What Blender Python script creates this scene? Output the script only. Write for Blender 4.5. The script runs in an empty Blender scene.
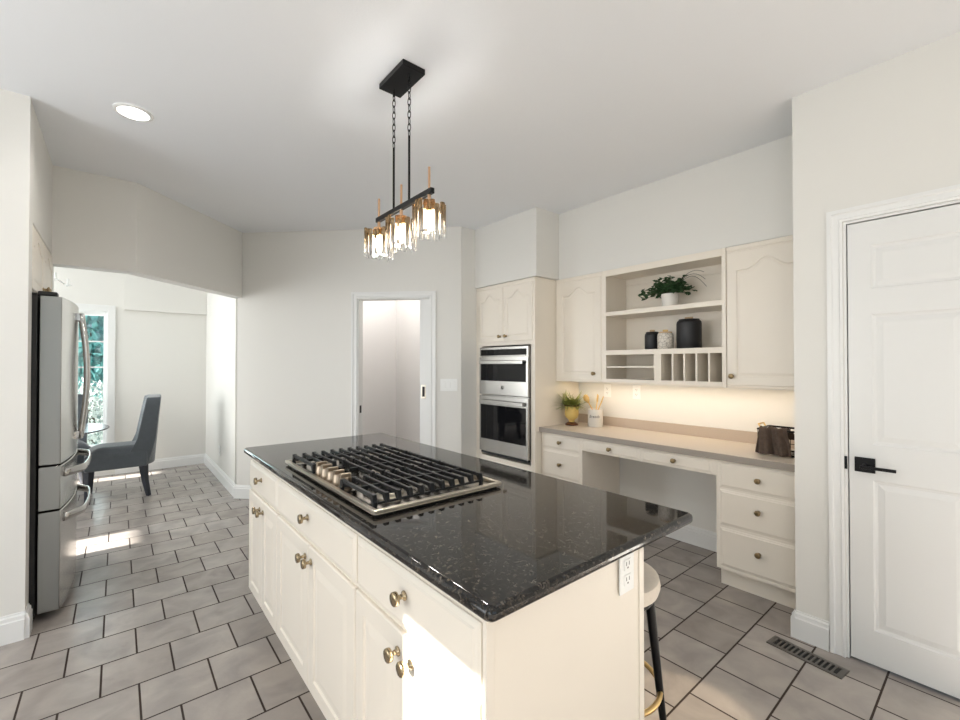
import bpy, bmesh, math, random
from mathutils import Vector, Matrix
PI = math.pi; R = math.radians
random.seed(7)
sc = bpy.context.scene
COL = sc.collection

# ------------------------------------------------------------------ camera, world, sun, big lights, exposure
F_PX = 436.0
cam_d = bpy.data.cameras.new('camera'); cam = bpy.data.objects.new('camera', cam_d); COL.objects.link(cam)
cam_d.sensor_width = 36.0; cam_d.lens = 36.0 * F_PX / 960.0; cam_d.clip_start = 0.02
cam.location = (0, 0, 1.37)
cam.rotation_euler = (R(90.6), 0, R(50.3 - 90))
sc.camera = cam
sc.view_settings.view_transform = 'Standard'; sc.view_settings.look = 'None'
sc.view_settings.gamma = 1.0; sc.view_settings.use_curve_mapping = False
sc.view_settings.exposure = 0.20
sc.cycles.use_denoising = True
sc.cycles.max_bounces = 10; sc.cycles.diffuse_bounces = 5; sc.cycles.glossy_bounces = 5
sc.cycles.transmission_bounces = 8; sc.cycles.transparent_max_bounces = 12
sc.cycles.caustics_reflective = False; sc.cycles.caustics_refractive = False
sc.cycles.sample_clamp_indirect = 6.0

W = bpy.data.worlds.new('world'); sc.world = W; W.use_nodes = True
wn = W.node_tree.nodes; wl = W.node_tree.links
bg = wn['Background']; sky = wn.new('ShaderNodeTexSky'); sky.sky_type = 'HOSEK_WILKIE'
sky.sun_direction = Vector((-0.85, -0.1, 0.45)).normalized(); sky.turbidity = 3.0
wl.new(sky.outputs[0], bg.inputs[0]); bg.inputs[1].default_value = 3.0

SUN_DIR = Vector((1.0, -0.015, -0.40)).normalized()
sd = bpy.data.lights.new('sun', 'SUN'); sd.energy = 30; sd.angle = R(0.6); sd.color = (1, .96, .88)
so = bpy.data.objects.new('sun', sd); COL.objects.link(so)
so.rotation_euler = SUN_DIR.to_track_quat('-Z', 'Y').to_euler(); so.location = (-6, 1, 5)

def area(name, loc, d, sx, sy, power, col=(1, 1, 1), spread=PI):
    l = bpy.data.lights.new(name, 'AREA'); l.shape = 'RECTANGLE'; l.size = sx; l.size_y = sy
    l.energy = power; l.color = col; l.spread = spread
    o = bpy.data.objects.new(name, l); COL.objects.link(o); o.location = loc
    o.rotation_euler = Vector(d).to_track_quat('-Z', 'Z').to_euler()
    return o
area('daylight_back_window', (0.3, -6.2, 1.5), (0, 1, .35), 5.2, 2.1, 33, (.88, .94, 1.0))
area('daylight_left_window', (-2.5, -1.6, 1.5), (1, .1, .75), 2.4, 1.7, 26, (.88, .94, 1.0))
area('daylight_side_window', (-2.5, 1.9, 1.45), (1, .1, .15), 1.9, 1.9, 46, (.91, .955, 1.0))  # added fill light; the wall behind it has no opening
area('daylight_dining_window', (-4.4, 5.7, 1.6), (1, 0, .1), 2.6, 2.2, 98, (.94, .975, 1.0))
area('daylight_dining_far', (-2.7, 6.95, 1.5), (.4, -1, .1), 2.0, 1.9, 70, (.94, .975, 1.0))  # added fill light before a solid wall, softens the chair's shadow
area('daylight_far_window', (-0.43, 7.3, 1.2), (0, -1, 0), 0.6, 1.6, 12, (.93, .97, 1.0))
area('utility_room_light', (2.3, 4.5, 2.68), (0, 0, -1), 0.5, 0.5, 9, (1, .98, .96))

# ------------------------------------------------------------------ materials
MATS = {}
def mat(name, col, rough=0.5, metal=0.0, spec=0.5, coat=0.0, emit=None, estr=0, trans=0.0, ior=1.45, noise=0.0, nscale=20, bump=0.0, bscale=80, aniso=0):
    m = bpy.data.materials.new(name); m.use_nodes = True; MATS[name] = m
    nt = m.node_tree; p = nt.nodes['Principled BSDF']
    p.inputs['Base Color'].default_value = (*col, 1); p.inputs['Roughness'].default_value = rough
    p.inputs['Metallic'].default_value = metal; p.inputs['Specular IOR Level'].default_value = spec
    p.inputs['Coat Weight'].default_value = coat; p.inputs['IOR'].default_value = ior
    p.inputs['Transmission Weight'].default_value = trans
    if emit: p.inputs['Emission Color'].default_value = (*emit, 1); p.inputs['Emission Strength'].default_value = estr
    tc = nt.nodes.new('ShaderNodeTexCoord')
    if noise:
        n = nt.nodes.new('ShaderNodeTexNoise'); n.inputs['Scale'].default_value = nscale; n.inputs['Detail'].default_value = 4
        nt.links.new(tc.outputs['Object'], n.inputs['Vector'])
        r = nt.nodes.new('ShaderNodeMix'); r.data_type = 'RGBA'
        r.inputs['A'].default_value = (*[c * (1 - noise) for c in col], 1); r.inputs['B'].default_value = (*[min(1, c * (1 + noise)) for c in col], 1)
        nt.links.new(n.outputs['Fac'], r.inputs['Factor']); nt.links.new(r.outputs['Result'], p.inputs['Base Color'])
    if bump:
        n = nt.nodes.new('ShaderNodeTexNoise'); n.inputs['Scale'].default_value = bscale
        nt.links.new(tc.outputs['Object'], n.inputs['Vector'])
        b = nt.nodes.new('ShaderNodeBump'); b.inputs['Strength'].default_value = bump; b.inputs['Distance'].default_value = 0.004
        nt.links.new(n.outputs['Fac'], b.inputs['Height']); nt.links.new(b.outputs['Normal'], p.inputs['Normal'])
    return m

wall_m = mat('wall_paint', (.76, .745, .705), .7, bump=.05, bscale=250)
ceil_m = mat('ceiling_paint', (.84, .86, .885), .9, bump=.1, bscale=150)
trim_m = mat('trim_paint', (.80, .80, .785), .35)
door_m = mat('door_paint', (.76, .76, .745), .4)
cab_m = mat('cabinet_paint', (.83, .765, .67), .38, noise=.015, nscale=6)
cabin_m = mat('cabinet_interior', (.66, .59, .49), .5)
dark_m = mat('black_metal', (.012, .012, .013), .35, .6)
iron_m = mat('cast_iron', (.012, .012, .013), .42, .2, bump=.3, bscale=400)
knobm_ = mat('champagne_knob', (.36, .29, .22), .38, 1.0)
deck_m = mat('cooktop_deck', (.40, .36, .31), .16, 1.0)
steel_m = mat('stainless_steel', (.50, .49, .47), .22, 1.0)
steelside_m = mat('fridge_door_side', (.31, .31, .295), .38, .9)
steelw_m = mat('warm_steel', (.72, .66, .57), .3, 1.0)
glass_blk = mat('black_oven_glass', (.006, .006, .007), .03, 0, .25)
brass_m = mat('aged_brass', (.30, .22, .12), .28, 1.0)
gold_m = mat('gold_metal', (.72, .50, .22), .3, 1.0)
copper_m = mat('copper_post', (.66, .42, .26), .3, 1.0)
black_m = mat('black_plastic', (.01, .01, .01), .5)
white_pl = mat('white_plastic', (.85, .85, .83), .35)
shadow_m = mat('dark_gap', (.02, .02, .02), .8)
fab_m = mat('charcoal_velvet', (.070, .082, .095), .75, noise=.15, nscale=30, bump=.3, bscale=500)
fab_m.node_tree.nodes['Principled BSDF'].inputs['Sheen Weight'].default_value = .5
leg_m = mat('dark_wood_leg', (.012, .014, .022), .3)
tab_m = mat('dark_table', (.05, .05, .055), .25)
cream_m = mat('cream_fabric', (.78, .70, .60), .9, noise=.08, nscale=60, bump=.4, bscale=300)
urn_m = mat('yellow_glaze', (.72, .52, .17), .35, noise=.12, nscale=18)
brown_m = mat('brown_glaze', (.10, .035, .015), .4, noise=.5, nscale=60)
crock_m = mat('white_crock', (.70, .67, .62), .35)
pot_m = mat('white_pot', (.78, .74, .69), .5)
leaf_m = mat('leaf_green', (.035, .085, .030), .55, noise=.5, nscale=40)
leaf2_m = mat('grass_green', (.30, .33, .09), .5, noise=.5, nscale=50)
stem_m = mat('stem_brown', (.08, .06, .03), .6)
wood_m = mat('light_wood', (.70, .46, .17), .5, noise=.15, nscale=30)
canb_m = mat('black_canister', (.014, .014, .016), .45)
woodlid = mat('wood_lid', (.55, .38, .22), .5)
towel_m = mat('brown_towel', (.095, .066, .050), .95, noise=.4, nscale=60, bump=.6, bscale=300)
lamt_m = mat('desk_laminate_top', (.60, .54, .475), .3, noise=.08, nscale=220)
lam_m = mat('desk_laminate', (.47, .39, .315), .36, noise=.10, nscale=220)
lamf_m = mat('desk_laminate_edge', (.34, .30, .26), .4, noise=.15, nscale=300)
reg_m = mat('register_metal', (.17, .155, .14), .45, .6)
slot_m = mat('socket_slot', (.25, .24, .22), .6)
ink_m = mat('black_ink', (.01, .01, .01), .6)
lamp_m = mat('lamp_lens', (1, 1, 1), .5, emit=(1, .97, .92), estr=9)
bulb_m = mat('bulb_glow', (1, 1, 1), .5, emit=(1, .90, .74), estr=30)
led_m = mat('led_strip', (1, 1, 1), .5, emit=(1, .80, .52), estr=4)
frost_m = mat('bark', (.10, .08, .06), .9)

def stone_canister():
    m = mat('marbled_ceramic', (.62, .57, .50), .45); nt = m.node_tree; p = nt.nodes['Principled BSDF']
    tc = nt.nodes.new('ShaderNodeTexCoord'); v = nt.nodes.new('ShaderNodeTexVoronoi'); v.feature = 'DISTANCE_TO_EDGE'; v.inputs['Scale'].default_value = 45
    nt.links.new(tc.outputs['Object'], v.inputs['Vector']); cr = nt.nodes.new('ShaderNodeValToRGB')
    cr.color_ramp.elements[0].color = (.25, .22, .19, 1); cr.color_ramp.elements[1].position = .08; cr.color_ramp.elements[1].color = (.66, .61, .54, 1)
    nt.links.new(v.outputs['Distance'], cr.inputs[0]); nt.links.new(cr.outputs[0], p.inputs['Base Color']); return m
stone_m = stone_canister()

def floor_mat():
    m = mat('floor_tile', (.4, .38, .36), .35); nt = m.node_tree; p = nt.nodes['Principled BSDF']; L = nt.links.new
    tc = nt.nodes.new('ShaderNodeTexCoord')
    mp = nt.nodes.new('ShaderNodeMapping'); bw, rh = .2523, .2556
    mp.inputs['Location'].default_value = (-.331 + bw / 2 + bw * 40, -.598 + rh * 40, 0)
    L(tc.outputs['Object'], mp.inputs['Vector'])
    br = nt.nodes.new('ShaderNodeTexBrick'); br.offset = .5; br.offset_frequency = 2; br.squash = 1
    br.inputs['Scale'].default_value = 1; br.inputs['Brick Width'].default_value = bw; br.inputs['Row Height'].default_value = rh
    br.inputs['Mortar Size'].default_value = .0042; br.inputs['Mortar Smooth'].default_value = .15; br.inputs['Bias'].default_value = 0
    br.inputs['Color1'].default_value = (.35, .313, .287, 1); br.inputs['Color2'].default_value = (.415, .378, .352, 1)
    br.inputs['Mortar'].default_value = (.035, .020, .014, 1)
    L(mp.outputs['Vector'], br.inputs['Vector'])
    n = nt.nodes.new('ShaderNodeTexNoise'); n.inputs['Scale'].default_value = 6; n.inputs['Detail'].default_value = 5; n.inputs['Distortion'].default_value = .6
    L(tc.outputs['Object'], n.inputs['Vector'])
    cr = nt.nodes.new('ShaderNodeValToRGB'); cr.color_ramp.elements[0].position = .3; cr.color_ramp.elements[0].color = (.80, .80, .81, 1)
    cr.color_ramp.elements[1].position = .72; cr.color_ramp.elements[1].color = (1.12, 1.11, 1.09, 1)
    L(n.outputs['Fac'], cr.inputs[0])
    mx = nt.nodes.new('ShaderNodeMix'); mx.data_type = 'RGBA'; mx.blend_type = 'MULTIPLY'; mx.inputs['Factor'].default_value = 1
    L(br.outputs['Color'], mx.inputs['A']); L(cr.outputs[0], mx.inputs['B']); L(mx.outputs['Result'], p.inputs['Base Color'])
    n2 = nt.nodes.new('ShaderNodeTexNoise'); n2.inputs['Scale'].default_value = 38; n2.inputs['Detail'].default_value = 3
    L(tc.outputs['Object'], n2.inputs['Vector'])
    sub = nt.nodes.new('ShaderNodeMath'); sub.operation = 'MULTIPLY_ADD'; sub.inputs[1].default_value = -1.0
    ms = nt.nodes.new('ShaderNodeMath'); ms.operation = 'MULTIPLY'; ms.inputs[1].default_value = .5
    L(n2.outputs['Fac'], ms.inputs[0]); L(br.outputs['Fac'], sub.inputs[0]); L(ms.outputs[0], sub.inputs[2])
    b = nt.nodes.new('ShaderNodeBump'); b.inputs['Strength'].default_value = .55; b.inputs['Distance'].default_value = .004
    L(sub.outputs[0], b.inputs['Height']); L(b.outputs['Normal'], p.inputs['Normal'])
    mr = nt.nodes.new('ShaderNodeMath'); mr.operation = 'MULTIPLY_ADD'; mr.inputs[1].default_value = .5; mr.inputs[2].default_value = .27
    L(br.outputs['Fac'], mr.inputs[0]); L(mr.outputs[0], p.inputs['Roughness'])
    return m
floor_m = floor_mat()

def granite():
    m = mat('black_granite', (.01, .01, .01), .04, spec=.5); nt = m.node_tree; p = nt.nodes['Principled BSDF']; L = nt.links.new
    p.inputs['IOR'].default_value = 1.5
    tc = nt.nodes.new('ShaderNodeTexCoord')
    v = nt.nodes.new('ShaderNodeTexNoise'); v.inputs['Scale'].default_value = 95; v.inputs['Detail'].default_value = 8; v.inputs['Distortion'].default_value = 1.1
    L(tc.outputs['Object'], v.inputs['Vector'])
    cr = nt.nodes.new('ShaderNodeValToRGB'); e = cr.color_ramp.elements
    e[0].position = .44; e[0].color = (.006, .006, .007, 1); e[1].position = .585; e[1].color = (.030, .024, .018, 1)
    x = e.new(.70); x.color = (.13, .11, .09, 1)
    L(v.outputs['Fac'], cr.inputs[0])
    v2 = nt.nodes.new('ShaderNodeTexVoronoi'); v2.inputs['Scale'].default_value = 30; L(tc.outputs['Object'], v2.inputs['Vector'])
    c2 = nt.nodes.new('ShaderNodeValToRGB'); c2.color_ramp.elements[0].position = .0; c2.color_ramp.elements[0].color = (.03, .045, .07, 1)
    c2.color_ramp.elements[1].position = .13; c2.color_ramp.elements[1].color = (0, 0, 0, 1)
    L(v2.outputs['Distance'], c2.inputs[0])
    mx = nt.nodes.new('ShaderNodeMix'); mx.data_type = 'RGBA'; mx.blend_type = 'ADD'; mx.inputs['Factor'].default_value = .6
    L(cr.outputs[0], mx.inputs['A']); L(c2.outputs[0], mx.inputs['B']); L(mx.outputs['Result'], p.inputs['Base Color'])
    return m
gran_m = granite()

def crystal():
    m = bpy.data.materials.new('smoky_crystal'); m.use_nodes = True; nt = m.node_tree; L = nt.links.new
    for n in list(nt.nodes): nt.nodes.remove(n)
    out = nt.nodes.new('ShaderNodeOutputMaterial')
    tc = nt.nodes.new('ShaderNodeTexCoord'); sp = nt.nodes.new('ShaderNodeSeparateXYZ'); L(tc.outputs['Object'], sp.inputs[0])
    mr = nt.nodes.new('ShaderNodeMapRange'); mr.inputs['From Min'].default_value = -.13; mr.inputs['From Max'].default_value = -.04
    L(sp.outputs['Z'], mr.inputs['Value'])
    cr = nt.nodes.new('ShaderNodeValToRGB'); cr.color_ramp.elements[0].color = (1, 1, 1, 1); cr.color_ramp.elements[1].color = (.74, .64, .50, 1)
    L(mr.outputs[0], cr.inputs[0])
    tr = nt.nodes.new('ShaderNodeBsdfTransparent'); L(cr.outputs[0], tr.inputs[0])
    gl = nt.nodes.new('ShaderNodeBsdfGlass'); gl.inputs['Roughness'].default_value = .06; gl.inputs['IOR'].default_value = 1.5; L(cr.outputs[0], gl.inputs['Color'])
    mx = nt.nodes.new('ShaderNodeMixShader'); mx.inputs[0].default_value = .65
    L(tr.outputs[0], mx.inputs[1]); L(gl.outputs[0], mx.inputs[2]); L(mx.outputs[0], out.inputs[0]); return m
crys_m = crystal()

def pane_mat():
    m = bpy.data.materials.new('window_glass'); m.use_nodes = True; nt = m.node_tree; L = nt.links.new
    for n in list(nt.nodes): nt.nodes.remove(n)
    out = nt.nodes.new('ShaderNodeOutputMaterial'); tr = nt.nodes.new('ShaderNodeBsdfTransparent'); tr.inputs[0].default_value = (.90, .97, .97, 1)
    gl = nt.nodes.new('ShaderNodeBsdfGlossy'); gl.inputs['Roughness'].default_value = .02
    mx = nt.nodes.new('ShaderNodeMixShader'); mx.inputs[0].default_value = .06
    L(tr.outputs[0], mx.inputs[1]); L(gl.outputs[0], mx.inputs[2]); L(mx.outputs[0], out.inputs[0]); return m
pane_m = pane_mat()
tree_m = mat('teal_foliage', (.26, .62, .62), .7, noise=.6, nscale=5)
gravel_m = mat('pale_gravel', (.55, .57, .55), .9, noise=.5, nscale=14, bump=.8, bscale=20)

# ------------------------------------------------------------------ mesh helpers
def B(): return bmesh.new()
def box(bm, x0, x1, y0, y1, z0, z1, M=None):
    if x1 < x0: x0, x1 = x1, x0
    if y1 < y0: y0, y1 = y1, y0
    c = [(x0, y0, z0), (x1, y0, z0), (x1, y1, z0), (x0, y1, z0), (x0, y0, z1), (x1, y0, z1), (x1, y1, z1), (x0, y1, z1)]
    v = [bm.verts.new(M @ Vector(p) if M else p) for p in c]
    for f in ((0, 3, 2, 1), (4, 5, 6, 7), (0, 1, 5, 4), (1, 2, 6, 5), (2, 3, 7, 6), (3, 0, 4, 7)): bm.faces.new([v[i] for i in f])
    return bm
def prism(bm, pts, z0, z1, M=None):
    a = [bm.verts.new(M @ Vector((x, y, z0)) if M else (x, y, z0)) for x, y in pts]
    b = [bm.verts.new(M @ Vector((x, y, z1)) if M else (x, y, z1)) for x, y in pts]
    n = len(pts); bm.faces.new(a[::-1]); bm.faces.new(b)
    for i in range(n): bm.faces.new((a[i], a[(i + 1) % n], b[(i + 1) % n], b[i]))
    return bm
def lathe(bm, prof, seg=24, M=None, cap=True):
    rings = []
    for r, z in prof:
        rings.append([bm.verts.new((M or Matrix()) @ Vector((max(r, 1e-4) * math.cos(2 * PI * i / seg), max(r, 1e-4) * math.sin(2 * PI * i / seg), z))) for i in range(seg)])
    for a, b in zip(rings, rings[1:]):
        for i in range(seg): bm.faces.new((a[i], a[(i + 1) % seg], b[(i + 1) % seg], b[i]))
    if cap:
        bm.faces.new(rings[0][::-1]); bm.faces.new(rings[-1])
    return bm
def tube(bm, pts, r, seg=8, closed=False, M=None, rs=None):
    pts = [Vector(p) for p in pts]; n = len(pts); rings = []
    up = None
    for i in range(n):
        if closed: t = (pts[(i + 1) % n] - pts[i - 1]).normalized()
        else: t = (pts[min(i + 1, n - 1)] - pts[max(i - 1, 0)]).normalized()
        if up is None:
            up = Vector((0, 0, 1)) if abs(t.z) < .9 else Vector((1, 0, 0))
        a = t.cross(up).normalized(); b = a.cross(t).normalized(); up = b
        rr = rs[i] if rs else r
        rings.append([bm.verts.new((M or Matrix()) @ (pts[i] + a * rr * math.cos(2 * PI * k / seg) + b * rr * math.sin(2 * PI * k / seg))) for k in range(seg)])
    m = n if closed else n - 1
    for i in range(m):
        A, C = rings[i], rings[(i + 1) % n]
        for k in range(seg): bm.faces.new((A[k], A[(k + 1) % seg], C[(k + 1) % seg], C[k]))
    if not closed: bm.faces.new(rings[0][::-1]); bm.faces.new(rings[-1])
    return bm
WM = {}
def link(o, parent, local, loc=(0, 0, 0), rot=0):
    COL.objects.link(o)
    if parent: o.parent = parent
def obj(name, bm, m, parent=None, local=False, bevel=0, smooth=False, seg=2, origin=None):
    """verts in world coordinates (parents sit at a plain translation + z rotation), or in the parent's space with local=True"""
    me = bpy.data.meshes.new(name); bmesh.ops.recalc_face_normals(bm, faces=bm.faces)
    bm.to_mesh(me); bm.free(); me.materials.append(m)
    o = bpy.data.objects.new(name, me); COL.objects.link(o)
    PM = WM.get(parent.name, Matrix()) if parent else Matrix()
    if parent: o.parent = parent
    if local:
        WM[o.name] = PM.copy()
    else:
        og = Vector(origin) if origin is not None else (Vector(sum((v.co for v in me.vertices), Vector())) / max(1, len(me.vertices)) if me.vertices else Vector())
        me.transform(Matrix.Translation(-og))
        wm = Matrix.Translation(og)
        if parent:
            inv = PM.inverted(); loc = inv @ og
            rot = inv.to_3x3().to_euler()
            o.location = loc; o.rotation_euler = rot
        else: o.location = og
        WM[o.name] = wm
    if smooth:
        for p in me.polygons: p.use_smooth = True
        if smooth != 'all':
            try: me.set_sharp_from_angle(angle=R(40))
            except Exception: pass
    if bevel:
        b = o.modifiers.new('bevel', 'BEVEL'); b.width = bevel; b.segments = seg; b.limit_method = 'ANGLE'; b.angle_limit = R(35)
    return o
def thing(name, label, cat, loc=(0, 0, 0), rotz=0, group=None):
    o = bpy.data.objects.new(name, None); COL.objects.link(o); o.location = loc; o.rotation_euler = (0, 0, rotz)
    o.empty_display_size = .1; o['label'] = label; o['category'] = cat
    if group: o['group'] = group
    WM[o.name] = Matrix.Translation(loc) @ Matrix.Rotation(rotz, 4, 'Z')
    return o
def tag(o, label, cat, group=None, kind=None):
    o['label'] = label; o['category'] = cat
    if group: o['group'] = group
    if kind: o['kind'] = kind
    return o
def struct(name, bm, m, label=None, bevel=0):
    o = obj(name, bm, m, bevel=bevel, origin=(0, 0, 0)); o['kind'] = 'structure'
    return slabel(o, label)
def slabel(o, label):
    if label: o['label'] = label; o['category'] = o.name.split('_')[0]
    return o
def face(side, x, y, z):
    """local frame on a vertical face: x to the viewer's right, y into the face, z up; side = the way the face looks"""
    rot = {'-X': -PI / 2, '+X': PI / 2, '-Y': 0, '+Y': PI}[side] if isinstance(side, str) else side
    return Matrix.Translation((x, y, z)) @ Matrix.Rotation(rot, 4, 'Z')

def arch_pts(w, h, x0, z0, x1, z1, rise, n=18):
    pts = [(x0, z0), (x1, z0)]
    if rise <= 0: return pts + [(x1, z1), (x0, z1)]
    for i in range(n + 1):
        t = 1 - 2 * i / n
        b = .5 * (1 + math.cos(PI * min(1, abs(t) / .68)))
        pts.append((x0 + (x1 - x0) * (t + 1) / 2, z1 - rise + rise * b))
    return pts
def panel(bm, M, w, h, th=.02, fr=.055, rise=0.0, groove=.006, raised=.030, edge=.004):
    """raised panel door or drawer front from x 0..w, z 0..h, front face at y = 0, back at y = th"""
    def ring(pts, y): return [bm.verts.new(M @ Vector((x, y, z))) for x, z in pts]
    def ins(d): return arch_pts(w, h, fr + d, fr + d, w - fr - d, h - fr - d + (0 if rise <= 0 else 0), max(0, rise) if rise > 0 else 0)
    inner = ins(0); n = len(inner)
    def outer(e):
        o = [(e, e), (w - e, e)]
        if rise <= 0: return o + [(w - e, h - e), (e, h - e)]
        for i in range(n - 2):
            t = i / (n - 3); o.append((w - e - (w - 2 * e) * t, h - e))
        return o
    seq = [(outer(0), th), (outer(0), edge), (outer(edge), 0), (inner, 0), (ins(.004), groove), (ins(.010), groove), (ins(.010 + raised), .0015)]
    rs = [ring(p, y) for p, y in seq]
    for a, b in zip(rs, rs[1:]):
        for i in range(n): bm.faces.new((a[i], a[(i + 1) % n], b[(i + 1) % n], b[i]))
    bm.faces.new(rs[0][::-1])
    last = rs[-1]
    bm.faces.new(last)
    return bm
def drawer_front(bm, M, w, h, th=.02):
    def ring(e, y): return [bm.verts.new(M @ Vector(p)) for p in ((e, y, e), (w - e, y, e), (w - e, y, h - e), (e, y, h - e))]
    rs = [ring(0, th), ring(0, .008), ring(.006, .005), ring(.014, .003), ring(.018, 0)]
    for a, b in zip(rs, rs[1:]):
        for i in range(4): bm.faces.new((a[i], a[(i + 1) % 4], b[(i + 1) % 4], b[i]))
    bm.faces.new(rs[0][::-1]); bm.faces.new(rs[-1]); return bm

# knob: one mesh, axis along -y (towards the viewer in a face frame)
def knob_mesh(scale, m, name, prof=None):
    bm = B(); prof = prof or [(.011, 0), (.011, .003), (.006, .005), (.005, .014), (.008, .018), (.0155, .021), (.0165, .025), (.0145, .029), (.008, .031), (.0001, .0315)]
    lathe(bm, [(r * scale, z * scale) for r, z in prof], 20, Matrix.Rotation(PI / 2, 4, 'X'))
    bmesh.ops.recalc_face_normals(bm, faces=bm.faces)
    me = bpy.data.meshes.new(name); bm.to_mesh(me); bm.free(); me.materials.append(m)
    for p in me.polygons: p.use_smooth = True
    return me
knob_me = knob_mesh(1.0, brass_m, 'knob'); 
isl_knob_m = mat('island_brass', (.42, .33, .21), .22, 1.0)
iknob_me = knob_mesh(1.0, isl_knob_m, 'knob', [(.012, 0), (.012, .003), (.0065, .005), (.0055, .018), (.0075, .020), (.0165, .022), (.0170, .024), (.0170, .031), (.0155, .033), (.001, .0332)])
def knob(parent, M, me=None, name='knob'):
    """M: world face frame at the knob's foot"""
    o = bpy.data.objects.new(name, me or knob_me); COL.objects.link(o); o.parent = parent
    L = WM[parent.name].inverted() @ M
    o.location = L.to_translation(); o.rotation_euler = L.to_euler()
    WM[o.name] = M
    return o
def add_text(name, body, size, m, parent, M, depth=.0006, bend=None):
    cu = bpy.data.curves.new(name, 'FONT'); cu.body = body; cu.size = size; cu.align_x = 'CENTER'; cu.align_y = 'CENTER'; cu.extrude = depth; cu.resolution_u = 3
    o = bpy.data.objects.new(name + '_tmp', cu); COL.objects.link(o)
    dg = bpy.context.evaluated_depsgraph_get(); me = bpy.data.meshes.new_from_object(o.evaluated_get(dg))
    bpy.data.objects.remove(o)
    for v in me.vertices:
        x, y, z = v.co; s = .25 if bend else 0
        x += y * s
        if bend: a = x / bend; v.co = Vector((bend * math.sin(a), bend - (bend + z + .0005) * math.cos(a), y)) 
        else: v.co = Vector((x, -z - .0003, y))
    me.transform(M); me.materials.clear(); me.materials.append(m)
    t = bpy.data.objects.new(name, me); COL.objects.link(t); t.parent = parent
    L = WM[parent.name].inverted(); t.location = L.to_translation(); t.rotation_euler = L.to_euler()
    WM[t.name] = Matrix()
    return t

# ------------------------------------------------------------------ the room
CH = 2.73
struct('floor', box(B(), -4.8, 3.6, -6.7, 7.3, -.1, 0), floor_m, 'grey tile floor laid in offset rows with dark grout')
struct('ceiling', prism(B(), [(-2.72, -6.7), (3.6, -6.7), (3.6, 7.3), (-4.72, 7.3), (-4.72, 4.14), (-2.72, 4.14)], CH, CH + .1), ceil_m, 'flat pale grey ceiling')
DX = 2.637
bm = B(); box(bm, DX, DX + .12, .485, .684, 0, CH); box(bm, DX, DX + .12, -.345, .485, 2.045, CH); box(bm, DX, DX + .12, -6.5, -.345, 0, CH)
box(bm, DX + .12, 3.5, .56, .684, 0, CH)
struct('wall_right', bm, wall_m, 'white wall around the closed white door')
struct('wall_desk', box(B(), 3.39, 3.5, .684, 3.6, 0, CH), wall_m, 'wall behind the desk counter')
struct('wall_soffit', box(B(), 3.06, 3.39, .684, 2.57, 2.137, CH), wall_m, 'wall above the open shelf and cabinets')
struct('wall_oven_soffit', box(B(), 2.765, 3.39, 2.57, 3.41, 2.137, CH), wall_m, 'wall block above the oven cabinet')
struct('wall_return', box(B(), 2.60, 3.39, 3.41, 3.50, 0, CH), wall_m, 'narrow wall strip beside the oven cabinet')
# diagonal wall: s runs along (1,-1), outward normal (1,1)
DM = Matrix.Translation((3, 3, 0)) @ Matrix.Rotation(-PI / 4, 4, 'Z')     # local x = s, local y = outwards
bm = B(); box(bm, -2.906, -1.632, 0, .12, 0, CH, DM); box(bm, -.885, -.578, 0, .12, 0, CH, DM); box(bm, -1.632, -.885, 0, .12, 2.04, CH, DM)
struct('wall_diagonal', bm, wall_m, 'angled wall around the narrow doorway')
struct('wall_dining', box(B(), .945, 1.06, 5.14, 7.12, 0, CH), wall_m, 'side wall of the dining room')
# far wall with window
wx0, wx1, wz0, wz1 = -.80, -.102, .32, 2.03
bm = B(); box(bm, -4.7, wx0, 7.12, 7.24, 0, CH); box(bm, wx1, 1.06, 7.12, 7.24, 0, CH); box(bm, wx0, wx1, 7.12, 7.24, 0, wz0); box(bm, wx0, wx1, 7.12, 7.24, wz1, CH)
struct('wall_far', bm, wall_m, 'far wall of the dining room')
struct('wall_far_header', box(B(), .06, .945, 7.06, 7.12, 2.06, CH), wall_m, 'shallow drop above the far dining wall')
# bulkhead
bm = prism(B(), [(-.352, 4.14), (.10, 4.135), (.978, 5.015), (.935, 5.14), (.05, 4.265), (-.352, 4.27)], 2.06, CH)
struct('wall_bulkhead', bm, wall_m, 'bent drop wall over the dining room opening')
# left side: pier, fridge recess, dining stub
bm = B(); box(bm, -2.6, -.351, 3.15, 3.267, 0, CH)
struct('wall_left_pier', bm, wall_m, 'end of the wall in front of the refrigerator')
bm = B(); box(bm, -1.25, -1.15, 3.268, 4.21, 0, CH); box(bm, -1.15, -.352, 3.268, 4.14, 2.124, CH); box(bm, -4.7, -.352, 4.21, 4.27, 0, 2.06); box(bm, -4.7, -.352, 4.14, 4.27, 2.06, CH)
struct('wall_left_recess', bm, wall_m, 'recess walls around the refrigerator')
# kitchen left wall with the window the sun comes through; back wall
bm = B(); box(bm, -2.72, -2.6, -6.5, -2.7, 0, CH); box(bm, -2.72, -2.6, -2.7, .1, 0, .5); box(bm, -2.72, -2.6, -2.7, .1, 2.35, CH); box(bm, -2.72, -2.6, .1, .715, 0, CH)
box(bm, -2.72, -2.6, .995, 3.2, 0, CH); box(bm, -2.72, -2.6, .715, .995, 0, .9); box(bm, -2.72, -2.6, .715, .995, 2.05, CH)
struct('wall_left', bm, wall_m, 'kitchen side wall with windows')
bm = B(); box(bm, -2.6, -2.4, -6.62, -6.5, 0, CH); box(bm, 2.6, 3.5, -6.62, -6.5, 0, CH); box(bm, -2.4, 2.6, -6.62, -6.5, 0, .4); box(bm, -2.4, 2.6, -6.62, -6.5, 2.6, CH)
struct('wall_back', bm, wall_m, 'kitchen back wall with windows')
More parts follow.
